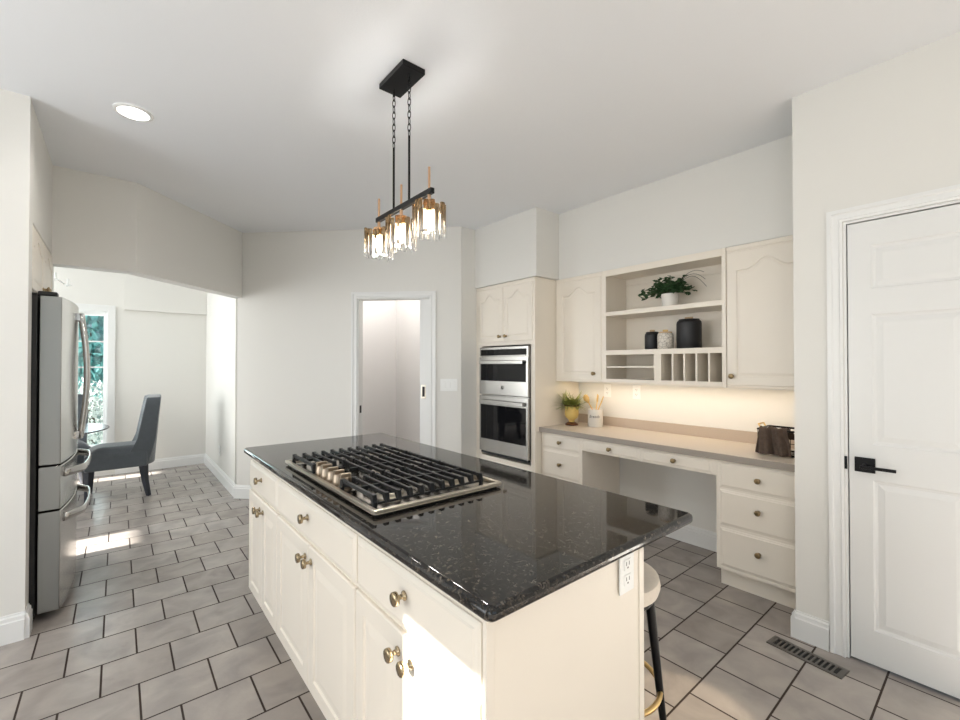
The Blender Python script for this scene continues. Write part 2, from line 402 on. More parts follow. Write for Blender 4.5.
# dining left wall, two openings for the low sun
bm = B(); DLX = -4.6
box(bm, DLX - .12, DLX, 4.27, 4.335, 0, CH); box(bm, DLX - .12, DLX, 4.69, 6.80, 0, CH); box(bm, DLX - .12, DLX, 7.04, 7.2, 0, CH)
box(bm, DLX - .12, DLX, 4.335, 4.69, 0, .4); box(bm, DLX - .12, DLX, 6.80, 7.04, 0, .4); box(bm, DLX - .12, DLX, 4.335, 4.69, 1.93, CH); box(bm, DLX - .12, DLX, 6.80, 7.04, 2.05, CH)
struct('wall_dining_left', bm, wall_m, 'dining room side wall with tall windows')
# utility room behind the diagonal wall
bm = B(); box(bm, 1.06, 2.85, 5.0, 5.1, 0, CH); box(bm, 2.75, 2.85, 3.5, 5.0, 0, CH)
struct('wall_utility', bm, mat('utility_wall', (.80, .775, .755), .7), 'plain walls of the small room behind the narrow doorway')

# baseboards (two-step profile)
def base_run(bm, M, l, t=.018, h=.135):
    prof = [(0, 0), (-t, 0), (-t, h - .035), (-t * .75, h - .030), (-t * .7, h - .014), (-t * .35, h - .008), (-t * .3, h), (0, h)]
    a, b = [[bm.verts.new(M @ Vector((x, y, z))) for y, z in prof] for x in (0, l)]
    n = len(prof); bm.faces.new(a); bm.faces.new(b[::-1])
    for i in range(n): bm.faces.new((a[i], a[(i + 1) % n], b[(i + 1) % n], b[i]))
def baseboard(name, runs, label):
    bm = B()
    for M, l in runs: base_run(bm, M, l)
    struct(name, bm, trim_m, label)
baseboard('baseboard_right', [(face('-X', DX, .69, 0), .69 - .548), (face('+Y', DX + .1, .684, 0), .118)], 'baseboard beside the closed door')
baseboard('baseboard_desk', [(face('-X', 3.39, 2.16, 0), 1.02)], 'baseboard under the desk')
baseboard('baseboard_diagonal', [(DM @ Matrix.Translation((-2.925, 0, 0)), 1.22), (DM @ Matrix.Translation((-.82, 0, 0)), .23)], 'baseboard of the angled wall')
baseboard('baseboard_dining', [(face('-X', .945, 7.12, 0), 2.06), (face('-Y', -.02, 7.12, 0), .965)], 'baseboard in the dining room')
baseboard('baseboard_left', [(face('-Y', -2.6, 3.15, 0), 2.249), (face('+X', -.351, 3.14, 0), .10)], 'baseboard at the wall end by the refrigerator')

# casings
def casing(name, M, w, h, label, cw=.058, t=.016):
    """moulded casing around an opening of width w and height h, drawn as one stepped profile"""
    prof = [(0, 0), (0, -t * .75), (.010, -t * .85), (.014, -t * .6), (.036, -t * .7), (.042, -t), (cw, -t), (cw, 0)]   # (distance from opening, depth)
    bm = B(); n = len(prof)
    path = [lambda d: (-d, 0), lambda d: (-d, h + d), lambda d: (w + d, h + d), lambda d: (w + d, 0)]
    rs = [[bm.verts.new(M @ Vector((p(d)[0], y, p(d)[1]))) for d, y in prof] for p in path]
    for a, b in zip(rs, rs[1:]):
        for i in range(n): bm.faces.new((a[i], a[(i + 1) % n], b[(i + 1) % n], b[i]))
    bm.faces.new(rs[0]); bm.faces.new(rs[-1][::-1])
    box(bm, .0005, .012, .0005, .119, 0, h - .0005, M); box(bm, w - .012, w - .0005, .0005, .119, 0, h - .0005, M); box(bm, .012, w - .012, .0005, .119, h - .012, h - .0005, M)
    return struct(name, bm, trim_m, label)
casing('trim_1', face('-X', DX, .487, 0), .83, 2.044, 'white moulded casing around the closed door')
casing('trim_2', DM @ Matrix.Translation((-1.63, 0, 0)), .743, 2.038, 'white casing around the narrow doorway')

# closed door, six recessed panels (three rows of two)
DW = .798
door = obj('door_1', box(B(), 0, DW, .012, .04, .012, 2.026, face('-X', DX, .470, 0)), door_m, origin=(DX, .474, 0)); door['kind'] = 'structure'
slabel(door, 'closed white panelled interior door')
def door_skin():
    bm = B(); M = face('-X', DX, .470, 0)
    xs = [0, .082, .375, .431, .711, DW]; zs = [.012, .165, .845, 1.005, 1.60, 1.715, 1.915, 2.026]
    y = .002
    for j in range(7):
        for i in range(5):
            x0, x1, z0, z1 = xs[i], xs[i + 1], zs[j], zs[j + 1]
            if i in (1, 3) and j in (1, 3, 5):
                def ring(e, yy): return [bm.verts.new(M @ Vector(p)) for p in ((x0 + e, yy, z0 + e), (x1 - e, yy, z0 + e), (x1 - e, yy, z1 - e), (x0 + e, yy, z1 - e))]
                rs = [ring(0, y), ring(.006, y + .005), ring(.016, y + .007), ring(.040, y + .002)]
                for a, b in zip(rs, rs[1:]):
                    for k in range(4): bm.faces.new((a[k], a[(k + 1) % 4], b[(k + 1) % 4], b[k]))
                bm.faces.new(rs[-1])
            else: bm.faces.new([bm.verts.new(M @ Vector(p)) for p in ((x0, y, z0), (x1, y, z0), (x1, y, z1), (x0, y, z1))])
    bmesh.ops.remove_doubles(bm, verts=bm.verts, dist=.0001)
    ed = [e for e in bm.edges if e.is_boundary]
    r = bmesh.ops.extrude_edge_only(bm, edges=ed)
    d = M.to_3x3() @ Vector((0, .012, 0))
    for v in r['geom']:
        if isinstance(v, bmesh.types.BMVert): v.co += d
    return bm
obj('panel_face', door_skin(), door_m, door)
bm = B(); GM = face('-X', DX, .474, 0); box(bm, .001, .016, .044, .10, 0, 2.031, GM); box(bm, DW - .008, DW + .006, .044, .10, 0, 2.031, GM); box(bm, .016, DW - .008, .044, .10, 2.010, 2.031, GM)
obj('door_stop', bm, shadow_m, door)  # dark strip put in as the shade of the gap around the door
HM = face('-X', DX, .486, .910)
rose = obj('handle_rose', box(B(), .036, .108, -.008, .002, -.033, .034, HM), dark_m, door, bevel=.002)
bm = B(); tube(bm, [(.072, -.008, 0), (.072, -.045, 0)], .009, 10, M=HM); box(bm, .062, .182, -.055, -.043, -.010, .004, HM)
obj('lever', bm, dark_m, rose, bevel=.002)
obj('strike_plate', box(B(), -.002, .009, -.004, .003, -.03, .03, HM), dark_m, door, bevel=.002)

# pocket door in the narrow doorway, slid open
PM_ = DM @ Matrix.Translation((-.885 - .012, .045, 0))
pd = obj('door_2', box(B(), -.105, .07, 0, .035, .012, 2.026, PM_), trim_m, bevel=.002); pd['kind'] = 'structure'
slabel(pd, 'white pocket door slid open into the wall')
bm = B(); box(bm, -.092, -.044, -.003, 0, 1.03, 1.17, PM_)
pull = obj('flush_pull', bm, steelw_m, pd, bevel=.001)
obj('pull_recess', box(B(), -.080, -.054, -.004, -.002, 1.05, 1.15, PM_), shadow_m, pull)  # dark plate standing for the shade inside the pull
PJ = DM @ Matrix.Translation((-1.63, 0, 0))
obj('jamb_strike', box(B(), .010, .016, .035, .075, .88, .955, PJ), black_m, bpy.data.objects['trim_2'])

# far window
win = obj('window_1', B(), trim_m) if False else None
bm = B(); MW = face('-Y', wx0, 7.12, 0); ww = wx1 - wx0; cw = .075
box(bm, -cw, 0, -.02, 0, wz0 - .02, wz1 + cw, MW); box(bm, ww, ww + cw, -.02, 0, wz0 - .02, wz1 + cw, MW); box(bm, 0, ww, -.02, 0, wz1, wz1 + cw, MW)
box(bm, -cw - .01, ww + cw + .01, -.045, 0, wz0 - .04, wz0, MW); box(bm, -cw, ww + cw, -.02, 0, wz0 - .14, wz0 - .04, MW)
box(bm, 0, .012, 0, .12, wz0, wz1, MW); box(bm, ww - .012, ww, 0, .12, wz0, wz1, MW); box(bm, 0, ww, 0, .12, wz1 - .012, wz1, MW); box(bm, 0, ww, 0, .12, wz0, wz0 + .012, MW)
win = struct('window_1', bm, trim_m, 'tall white framed window in the dining room', bevel=.003)
bm = B()
for x0, x1 in ((.012, .038), (ww - .038, ww - .012)): box(bm, x0, x1, .05, .085, wz0 + .012, wz1 - .012, MW)
box(bm, .038, ww - .038, .05, .085, wz0 + .012, wz0 + .06, MW); box(bm, .038, ww - .038, .05, .085, wz1 - .055, wz1 - .012, MW)
sash = obj('window_sash', bm, trim_m, win, bevel=.002)
bm = B(); gz0, gz1 = wz0 + .06, wz1 - .055
for k in range(1, 5):
    z = gz0 + (gz1 - gz0) * (k / 5); 
    if k > 2: box(bm, .038, ww - .038, .06, .075, z - .008, z + .008, MW)
box(bm, ww / 2 - .008, ww / 2 + .008, .0605, .0745, gz0, gz1, MW)
obj('muntins', bm, trim_m, win)
obj('pane', box(B(), .034, ww - .034, .066, .069, gz0 - .003, gz1 + .003, MW), pane_m, win)

# outside the far window
struct('floor_outside', box(B(), -7, 5, 7.35, 11.5, -.35, -.25), gravel_m, 'pale ground outside the window')
def blob_leaves(name, c, rx, ry, rz, n, size, m, seed):
    rnd = random.Random(seed); bm = B()
    for _ in range(n):
        u = rnd.uniform(-1, 1); a = rnd.uniform(0, 2 * PI); s = math.sqrt(1 - u * u); k = rnd.uniform(.55, 1.0)
        p = Vector((c[0] + rx * s * math.cos(a) * k, c[1] + ry * s * math.sin(a) * k, c[2] + rz * u * k))
        q = Matrix.Rotation(rnd.uniform(0, 2 * PI), 3, 'Z') @ Matrix.Rotation(rnd.uniform(0, PI), 3, 'X')
        l = size * rnd.uniform(.6, 1.3)
        vs = [bm.verts.new(p + q @ Vector(v)) for v in ((0, -l, 0), (l * .45, 0, l * .12), (0, l, 0), (-l * .45, 0, l * .12))]
        bm.faces.new(vs)
    return bm
for x, y, h, r, lab in ((-.40, 10.4, 1.95, 1.15, 'blue-green leafy tree outside the dining window'),):
    t = thing('garden_tree', lab, 'tree', (x, y, -.25))
    obj('foliage', blob_leaves('foliage', (x, y, h), r, .6, 1.2, 3600, .11, tree_m, 5), tree_m, t)
    obj('trunk', tube(B(), [(x, y, -.25), (x + .03, y, .6), (x, y, h)], .06, 8, rs=[.09, .07, .03]), frost_m, t, smooth='all')
bush_m = mat('pale_shrub', (.70, .74, .68), .8, noise=.5, nscale=30)
for x, y in ((-.38, 9.0),):
    t = thing('garden_shrub', 'pale frosty shrub low outside the dining window', 'shrub', (x, y, -.25))
    obj('foliage', blob_leaves('foliage', (x, y, .45), .62, .4, .72, 2400, .045, bush_m, int(x * 10) + 40), bush_m, t)
    obj('stem', tube(B(), [(x, y, -.25), (x, y, .4)], .02, 8), frost_m, t)

# ------------------------------------------------------------------ island (three cabinet units under one counter)
IX0, IX1, IZ0, IZ1 = .568, 1.118, .105, .885
def base_cabinet(y0, y1, label, knob_drawer_y, pair_y, endpanel=False):
    t = thing('island_cabinet', label, 'cabinet', ((IX0 + IX1) / 2, (y0 + y1) / 2, 0), group='cream cabinets under the island counter')
    bm = B(); box(bm, IX0 - .007, IX1, y0 + .0005, y1 - .0005, .16, IZ1 - .001)
    obj('body', bm, cab_m, t, bevel=.001)
    obj('toe_kick', box(B(), IX0 + .06, IX1 - .02, y0 + (.02 if endpanel else .001), y1 - .001, 0, .16), cab_m, t)
    st = .004; w = y1 - y0 - 2 * st
    M = face('-X', IX0 - .02, y1 - st, .712)
    dr = obj('drawer', drawer_front(B(), M, w, .146), cab_m, t)
    knob(dr, face('-X', IX0 - .02, knob_drawer_y, .800), iknob_me)
    wd = (w - .005) / 2
    for k in range(2):
        M = face('-X', IX0 - .02, y1 - st - k * (wd + .005), .172)
        d = obj('door', panel(B(), M, wd, .528, fr=.052, raised=.028), cab_m, t)
        knob(d, face('-X', IX0 - .02, pair_y + (.032 if k == 0 else -.032), .648), iknob_me)
    if endpanel:
        obj('end_panel', box(B(), IX0 - .012, IX1 + .012, y0 - .010, y0, 0, IZ1 - .002), cab_m, t, bevel=.001)
        for xa, xb in ((IX0 - .014, IX0 + .008), (IX1 - .008, IX1 + .014)): obj('corner_trim', box(B(), xa, xb, y0 - .014, y0 - .009, 0, IZ1 - .002), cab_m, t, bevel=.001)
    return t
base_cabinet(2.075, 2.612, 'cream island cabinet at the far end by the dining opening', 2.345, 2.345)
base_cabinet(1.245, 2.075, 'wide cream island cabinet directly below the gas cooktop', 1.665, 1.660)
base_cabinet(.662, 1.245, 'cream island cabinet nearest the camera, hit by bright sun', .952, .952, True)
# rounded counter
def rounded_rect(x0, x1, y0, y1, r, n=6):
    pts = []
    for cx, cy, a0 in ((x1 - r, y0 + r, -PI / 2), (x1 - r, y1 - r, 0), (x0 + r, y1 - r, PI / 2), (x0 + r, y0 + r, PI)):
        for i in range(n + 1):
            a = a0 + PI / 2 * i / n; pts.append((cx + r * math.cos(a), cy + r * math.sin(a)))
    return pts
top = obj('island_countertop', prism(B(), rounded_rect(.530, 1.362, .610, 2.668, .020), .885, .916), gran_m, bevel=.012, seg=4, smooth=True, origin=(0, 0, 0))
tag(top, 'polished black speckled granite countertop on the island', 'countertop')

# outlet on the island end
def outlet(M, label, w=.07, h=.115, group=None, cat='outlet'):
    t = thing('wall_outlet', label, cat, tuple(M.to_translation()), group=group)
    obj('cover_plate', box(B(), -w / 2, w / 2, -.005, 0, -h / 2, h / 2, M), white_pl, t, bevel=.002)
    for z in (-.02, .02):
        s = obj('socket', box(B(), -.016, .016, -.007, -.004, z - .014, z + .014, M), white_pl, t, bevel=.003)
        bm = B(); box(bm, -.008, -.005, -.0075, -.0065, z - .002, z + .008, M); box(bm, .005, .008, -.0075, -.0065, z - .002, z + .008, M); box(bm, -.003, .003, -.0075, -.0065, z - .010, z - .006, M)
        obj('slots', bm, slot_m, s)
    return t
outlet(face('-Y', 1.040, .648, .822), 'white double outlet on the end of the island', .066, .108)
outlet(face('-X', 3.39, 2.285, 1.135), 'white outlet under the cabinets, above the crock', group=None)
outlet(face('-X', 3.39, 2.0, 1.135), 'white outlet under the cabinets, right of the crock')
outlet(face('-X', .945, 6.0, .34), 'small white outlet low on the dining room side wall')
SM = DM @ Matrix.Translation((-.70, 0, 1.17))
t = thing('light_switch', 'white three-gang switch plate right of the narrow doorway', 'switch', tuple(SM.to_translation()))
obj('cover_plate', box(B(), -.085, .085, -.006, 0, -.06, .06, SM), white_pl, t, bevel=.002)
for k in (-1, 0, 1): obj('rocker', box(B(), k * .047 - .016, k * .047 + .016, -.010, -.005, -.034, .034, SM), white_pl, t, bevel=.002)

# ------------------------------------------------------------------ cooktop
t = thing('gas_cooktop', 'stainless gas cooktop with black grates set in the island counter', 'cooktop', (.845, 1.645, .916))
cx0, cx1, cy0, cy1 = .584, 1.095, 1.192, 2.085
bm = prism(B(), rounded_rect(cx0, cx1, cy0, cy1, .012, 3), .921, .927)
obj('gasket', prism(B(), rounded_rect(cx0 + .01, cx1 - .01, cy0 + .01, cy1 - .01, .012, 3), .9162, .921), black_m, t)  # black layer standing for the shaded gap under the tray
# raised rim and sunken deck
obj('tray', bm, deck_m, t, bevel=.003)
bm = B()
for (a, b, c, d) in ((cx0, cx1, cy0, cy0 + .016), (cx0, cx1, cy1 - .016, cy1), (cx0, cx0 + .016, cy0 + .016, cy1 - .016), (cx1 - .016, cx1, cy0 + .016, cy1 - .016)): box(bm, a, b, c, d, .9265, .937)
obj('rim', bm, steelw_m, t, bevel=.002)
for bx, by, br in ((.72, 1.34, .042), (.97, 1.34, .034), (.87, 1.645, .055), (.72, 1.95, .034), (.97, 1.95, .042)):
    b = obj('burner', lathe(B(), [(br * 1.35, .925), (br * 1.3, .929), (br, .931), (br, .941), (br * .9, .943)], 24, Matrix.Translation((bx, by, 0))), steelw_m, t, smooth=True)
    obj('burner_cap', lathe(B(), [(br * .85, .9432), (br * .88, .947), (br * .8, .951), (.001, .952)], 24, Matrix.Translation((bx, by, 0))), iron_m, b, smooth=True)
def grate(y0, y1, xs0):
    bm = B(); x1 = 1.038; zt = .967; h = .009
    n = 11; xs = [.612 + (x1 - .612) * i / (n - 1) for i in range(n)]
    for i, x in enumerate(xs):
        if x < xs0 - .001: continue
        inner = 0 < i < n - 1
        # bar along Y with both ends curled down and thickened
        box(bm, x - .0055, x + .0055, y0 + .004, y1 - .004, zt - .012, zt)
        for ye, s in ((y0, 1), (y1, -1)):
            prism(bm, [(ye, zt - .030), (ye + s * .012, zt - .030), (ye + s * .026, zt - .010), (ye + s * .020, zt + .001), (ye + s * .006, zt + .001)][::s],
                  -.0075, .0075, Matrix(((0, 0, 1, x), (1, 0, 0, 0), (0, 1, 0, 0), (0, 0, 0, 1))))
    xa = max(.612, xs0)
    box(bm, xa - .006, x1 + .006, y0 + .003, y0 + .011, zt - .031, zt - .024); box(bm, xa - .006, x1 + .006, y1 - .011, y1 - .003, zt - .031, zt - .024)
    for yc in ((y0 + y1) / 2,): box(bm, xa, x1, yc - .005, yc + .005, zt - .014, zt - .002)
    for x in (xa, x1):
        for y in (y0 + .005, y1 - .005): box(bm, x - .006, x + .006, y - .006, y + .006, .9262, zt - .02)
    return bm
for y0, y1, xs0 in ((1.240, 1.505, .612), (1.510, 1.775, .70), (1.780, 2.050, .612)):
    obj('grate', grate(y0, y1, xs0), iron_m, t, bevel=.001, seg=1)
kp = [(.028, .9272), (.028, .931), (.023, .933), (.021, .962), (.019, .966), (.001, .9665)]
for k in range(5):
    ky = 1.520 + k * .060
    kb = obj('control_knob', lathe(B(), kp, 20, Matrix.Translation((.632, ky, 0))), knobm_, t, smooth=True)
    obj('grip', box(B(), .612, .652, ky - .008, ky + .008, .962, .980), knobm_, kb, bevel=.003)

# ------------------------------------------------------------------ desk run
FX = 2.852                                   # plane of the drawer fronts
def drawers(t, y0, y1, rows, up=0):
    """rows: (z0, z1); y0 < y1"""
    for z0, z1 in rows:
        d = obj('drawer', drawer_front(B(), face('-X', FX, y1, z0), y1 - y0, z1 - z0), cab_m, t)
        knob(d, face('-X', FX, (y0 + y1) / 2, (z0 + z1) / 2 + (up if z1 < .7 else 0)))
DZ = .788
t = thing('drawer_cabinet', 'cream drawer cabinet under the desk counter beside the oven cabinet', 'cabinet', (3.1, 2.38, 0))
bm = B(); box(bm, FX + .007, 3.388, 2.165, 2.598, .12, DZ - .001)
obj('body', bm, cab_m, t, bevel=.001); obj('toe_kick', box(B(), FX + .075, 3.388, 2.165, 2.598, 0, .12), cab_m, t)
drawers(t, 2.185, 2.585, ((.655, .778), (.42, .643), (.14, .408)))
t = thing('drawer_cabinet', 'cream three-drawer cabinet under the desk counter beside the door wall', 'cabinet', (3.1, .91, 0))
bm = B(); box(bm, FX + .007, 3.37, .686, 1.15, .12, DZ - .001)
obj('body', bm, cab_m, t, bevel=.001); obj('toe_kick', box(B(), FX + .075, 3.37, .686, 1.15, 0, .12), cab_m, t)
drawers(t, .70, 1.132, ((.617, .778), (.388, .608), (.138, .376)), .016)
t = thing('desk_apron', 'cream drawer rail with two shallow drawers over the knee space', 'drawer unit', (3.1, 1.66, .68))
obj('rail', box(B(), FX + .007, 3.36, 1.151, 2.164, .683, DZ - .001), cab_m, t, bevel=.001)
drawers(t, 1.662, 2.150, ((.686, .778),)); drawers(t, 1.172, 1.652, ((.686, .778),))
t = thing('desk_counter', 'long beige speckled desk counter with a low backsplash', 'countertop', (3.1, 1.6, DZ))
obj('top', box(B(), 2.836, 3.372, .686, 2.598, DZ, .826), lamt_m, t, bevel=.003)
obj('front_edge', box(B(), 2.828, 2.836, .686, 2.602, DZ - .002, .8255), lamf_m, t, bevel=.002)
obj('backsplash', box(B(), 3.372, 3.3895, .686, 2.598, DZ, .905), lam_m, t, bevel=.003)

# ------------------------------------------------------------------ upper cabinets
UX = 3.05; UZ0, UZ1 = 1.222, 2.135
def upper(y0, y1, dy0, dy1, ky, label):
    t = thing('wall_cabinet', label, 'cabinet', (3.2, (y0 + y1) / 2, UZ0), group=None)
    obj('body', box(B(), UX + .007, 3.388, y0 + .0005, y1 - .0005, UZ0, UZ1 - .001), cab_m, t, bevel=.001)
    d = obj('door', panel(B(), face('-X', UX, dy1, UZ0 + .015), dy1 - dy0, UZ1 - UZ0 - .055, fr=.058, rise=.062, raised=.012, groove=.005), cab_m, t)
    knob(d, face('-X', UX, ky, 1.295))
    obj('crown_strip', box(B(), UX + .002, UX + .02, y0 + .001, y1 - .001, UZ1 - .03, UZ1 - .001), cab_m, t, bevel=.003)
    return t
upper(2.105, 2.60, 2.118, 2.578, 2.185, 'cream wall cabinet with arched door panel beside the oven cabinet')
upper(.686, 1.16, .700, 1.157, 1.125, 'cream wall cabinet with arched door panel right of the open shelves')
t = thing('open_shelf_unit', 'cream open wall shelf unit with cubbies between two closed cabinets', 'shelf', (3.2, 1.63, UZ0))
ya, yb = 1.16, 2.105
bm = B(); box(bm, 3.372, 3.3885, ya + .001, yb - .001, UZ0, UZ1 - .001); obj('back_panel', bm, cab_m, t)
bm = B(); box(bm, UX + .02, 3.372, ya + .001, ya + .020, UZ0, UZ1 - .001); box(bm, UX + .02, 3.372, yb - .020, yb - .001, UZ0, UZ1 - .001)
box(bm, UX + .02, 3.372, ya + .02, yb - .02, UZ0, UZ0 + .03); box(bm, UX + .02, 3.372, ya + .02, yb - .02, 2.10, UZ1 - .001)
obj('case', bm, cab_m, t)
bm = B(); box(bm, UX, UX + .02, ya + .001, ya + .027, UZ0, UZ1 - .001); box(bm, UX, UX + .02, yb - .034, yb - .001, UZ0, UZ1 - .001)
box(bm, UX, UX + .02, ya + .027, yb - .034, UZ0, UZ0 + .033); box(bm, UX, UX + .02, ya + .027, yb - .034, 2.085, UZ1 - .001)
box(bm, UX, UX + .02, ya + .027, yb - .034, 1.447, 1.485); box(bm, UX, UX + .02, 1.605, 1.66, UZ0 + .033, 1.447)
obj('face_frame', bm, cab_m, t, bevel=.001)
obj('shelf', box(B(), UX + .003, 3.372, ya + .020, yb - .020, 1.762, 1.796), cab_m, t, bevel=.002)
obj('shelf', box(B(), UX + .02, 3.372, ya + .020, yb - .020, 1.450, 1.483), cab_m, t)
obj('shelf', box(B(), UX + .012, 3.372, 1.655, yb - .020, 1.345, 1.357), cab_m, t)
obj('partition', box(B(), UX + .02, 3.372, 1.612, 1.655, UZ0 + .03, 1.450), cab_m, t)
for k in range(1, 5):
    y = 1.187 + (1.605 - 1.187) * k / 5
    obj('cubby_divider', box(B(), UX + .004, 3.372, y - .006, y + .006, UZ0 + .03, 1.450), cab_m, t)
bm = B(); tube(bm, [(3.370, yb - .03 - (yb - ya - .06) * i / 40, 2.040 + .025 * .5 * (1 + math.cos(PI * min(1, abs(i / 20 - 1) / .5)))) for i in range(41)], .005, 6)
obj('back_moulding', bm, cab_m, t, smooth='all')
# under cabinet light
led = obj('cabinet_light', box(B(), 3.20, 3.235, .80, 2.50, UZ0 - .006, UZ0 - .001), led_m); tag(led, 'slim warm light strip fixed under the wall cabinets', 'light')
a = area('cabinet_light_glow', (3.215, 1.62, UZ0 - .012), (0, 0, -1), .03, 1.75, 1.9, (1, .83, .65)); a.rotation_euler = (0, 0, 0)

# ------------------------------------------------------------------ oven cabinet
OX = 2.775
t = thing('oven_cabinet', 'tall cream cabinet housing the two built-in ovens', 'cabinet', (3.08, 3.0, 0))
bm = B(); box(bm, OX + .007, 3.388, 2.603, 3.408, .10, .485); box(bm, OX + .007, 3.388, 2.603, 2.655, .485, 1.55); box(bm, OX + .007, 3.388, 3.322, 3.408, .485, 1.55)
box(bm, OX + .007, 3.388, 2.603, 3.408, 1.55, 2.135); box(bm, 3.36, 3.388, 2.636, 3.322, .485, 1.55)
obj('body', bm, cab_m, t, bevel=.001)
obj('toe_kick', box(B(), OX + .08, 3.388, 2.605, 3.408, 0, .10), cab_m, t)
for y1, y0 in ((3.378, 3.008), (3.000, 2.630)):
    d = obj('door', panel(B(), face('-X', OX, y1, 1.585), y1 - y0, .51, fr=.045, rise=.060, raised=.012, groove=.006), cab_m, t)
    knob(d, face('-X', OX, 3.045 if y0 > 3 else 2.963, 1.635))
d = obj('drawer', drawer_front(B(), face('-X', OX, 3.378, .14), .748, .31), cab_m, t)
knob(d, face('-X', OX, 3.0, .30)); 
obj('crown_strip', box(B(), OX + .004, OX + .02, 2.604, 3.407, 2.103, 2.134), cab_m, t, bevel=.003)
OY1, OW = 3.318, .658
def fo(x0, x1, z0, z1, y0, y1, bm=None, M=None): return box(bm or B(), x0, x1, y0, y1, z0, z1, M)
OM = face('-X', OX, OY1, 0)
def oven(name, label, cat, zt, ztop_panel, door_top, hz, gz1, gz0, zb):
    t = thing(name, label, cat, (OX, OY1 - OW / 2, zb))
    obj('chassis', box(B(), .006, OW - .006, .0, .5, zb, zt, OM), steel_m, t)
    if ztop_panel:
        p = obj('control_panel', box(B(), 0, OW, -.022, 0, ztop_panel, zt, OM), steel_m, t, bevel=.002)
        obj('display', box(B(), .018, OW - .018, -.0235, -.0215, ztop_panel + .006, zt - .022, OM), glass_blk, p)
    d = obj('oven_door', box(B(), 0, OW, -.026, -.001, zb, door_top, OM), steel_m, t, bevel=.002)
    obj('door_glass', box(B(), .022, OW - .022, -.0275, -.0255, gz0, gz1, OM), glass_blk, d)
    h = obj('handle', box(B(), .028, OW - .040, -.058, -.046, hz - .018, hz + .018, OM), steel_m, d, bevel=.005)
    for xa in (.04, OW - .07): obj('handle_mount', box(B(), xa, xa + .02, -.048, -.026, hz - .012, hz + .012, OM), steel_m, h)
    return t, d
mt, md = oven('microwave_oven', 'upper stainless built-in microwave oven with control panel', 'microwave', 1.535, 1.450, 1.443, 1.392, 1.400, 1.215, 1.085)
badge = obj('round_badge', lathe(B(), [(.018, 0), (.018, .002), (.015, .0025)], 20, OM @ Matrix.Translation((OW / 2, -.026, 1.155)) @ Matrix.Rotation(PI / 2, 4, 'X')), glass_blk, md)
obj('badge_ring', tube(B(), [(OW / 2 + .017 * math.cos(a * PI / 12), -.0285, 1.155 + .017 * math.sin(a * PI / 12)) for a in range(24)], .0018, 6, True, OM), steel_m, badge)
add_text('badge_lettering', 'GE', .019, steel_m, badge, OM @ Matrix.Translation((OW / 2, -.0286, 1.155)))
oven('wall_oven', 'lower stainless built-in oven with large black glass door', 'oven', 1.078, None, 1.070, 1.015, .985, .655, .535)
gap = obj('vent_slot', box(B(), .01, OW - .01, -.012, .01, .512, .533, OM), black_m, bpy.data.objects['wall_oven'])

# ------------------------------------------------------------------ fridge and its cabinet
t = thing('refrigerator', 'stainless french-door refrigerator in the left recess', 'refrigerator', (-.7, 3.73, 0))
FY0, FY1 = 3.272, 4.178
obj('case', box(B(), -1.10, -.33, FY0, FY1, .03, 1.735), black_m, t, bevel=.004)
bm = B(); box(bm, -.33, -.255, FY0 + .004, FY0 + .075, 1.742, 1.762); box(bm, -.33, -.255, FY1 - .075, FY1 - .004, 1.742, 1.762); box(bm, -1.0, -.33, FY0 + .01, FY1 - .01, 1.735, 1.752)
obj('hinge_cover', bm, black_m, t, bevel=.004)
obj('kick_grille', box(B(), -1.05, -.34, FY0 + .01, FY1 - .01, 0, .03), black_m, t)
YC = (FY0 + FY1) / 2
def bulge(y): u = (y - YC) / ((FY1 - FY0) / 2); return -.236 + .040 * (1 - u * u)
def bowed(y0, y1, z0, z1, n=14):
    ys = [y0 + (y1 - y0) * i / n for i in range(n + 1)]
    pts = [(-.322, y0)] + [(bulge(y), y) for y in ys] + [(-.322, y1)]
    return prism(B(), pts, z0, z1)
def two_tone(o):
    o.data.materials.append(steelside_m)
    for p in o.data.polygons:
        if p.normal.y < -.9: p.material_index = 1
fd = []
for y0, y1 in ((FY0, YC - .002), (YC + .002, FY1)):
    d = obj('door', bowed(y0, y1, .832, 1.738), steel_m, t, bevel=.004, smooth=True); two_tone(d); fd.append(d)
dr = []
for z0, z1 in ((.590, .822), (.05, .580)):
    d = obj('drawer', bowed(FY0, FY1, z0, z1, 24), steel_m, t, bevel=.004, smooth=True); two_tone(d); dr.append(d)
# vertical bowed handles by the split
for d, y in ((fd[0], YC - .045), (fd[1], YC + .045)):
    pts = []; xb = bulge(y)
    for i in range(15):
        s = i / 14; pts.append((xb + .016 + .030 * math.sin(PI * s), y, .915 + .77 * s))
    h = obj('handle', tube(B(), pts, .0145, 12), steel_m, d, smooth='all')
    for z in (.935, 1.665): obj('handle_mount', box(B(), xb - .005, xb + .032, y - .013, y + .013, z - .024, z + .024), steel_m, h, bevel=.003)
for d, z in ((dr[0], .770), (dr[1], .525)):
    pts = []
    for i in range(25):
        s = i / 24; y = FY0 + .07 + (FY1 - FY0 - .14) * s
        pts.append((bulge(y) + .002 + .058 * min(1, math.sin(PI * s) * 2.2), y, z))
    bm = tube(B(), pts, .009, 12)
    for v in bm.verts: v.co.z = z + (v.co.z - z) * 2.5
    obj('handle', bm, steel_m, d, smooth='all')
CXF = -.350
t = thing('wall_cabinet', 'cream two-door cabinet mounted above the refrigerator', 'cabinet', (-.7, 3.71, 1.79))
obj('body', box(B(), -1.14, CXF - .007, 3.268, 4.195, 1.765, 2.121), cab_m, t, bevel=.001)
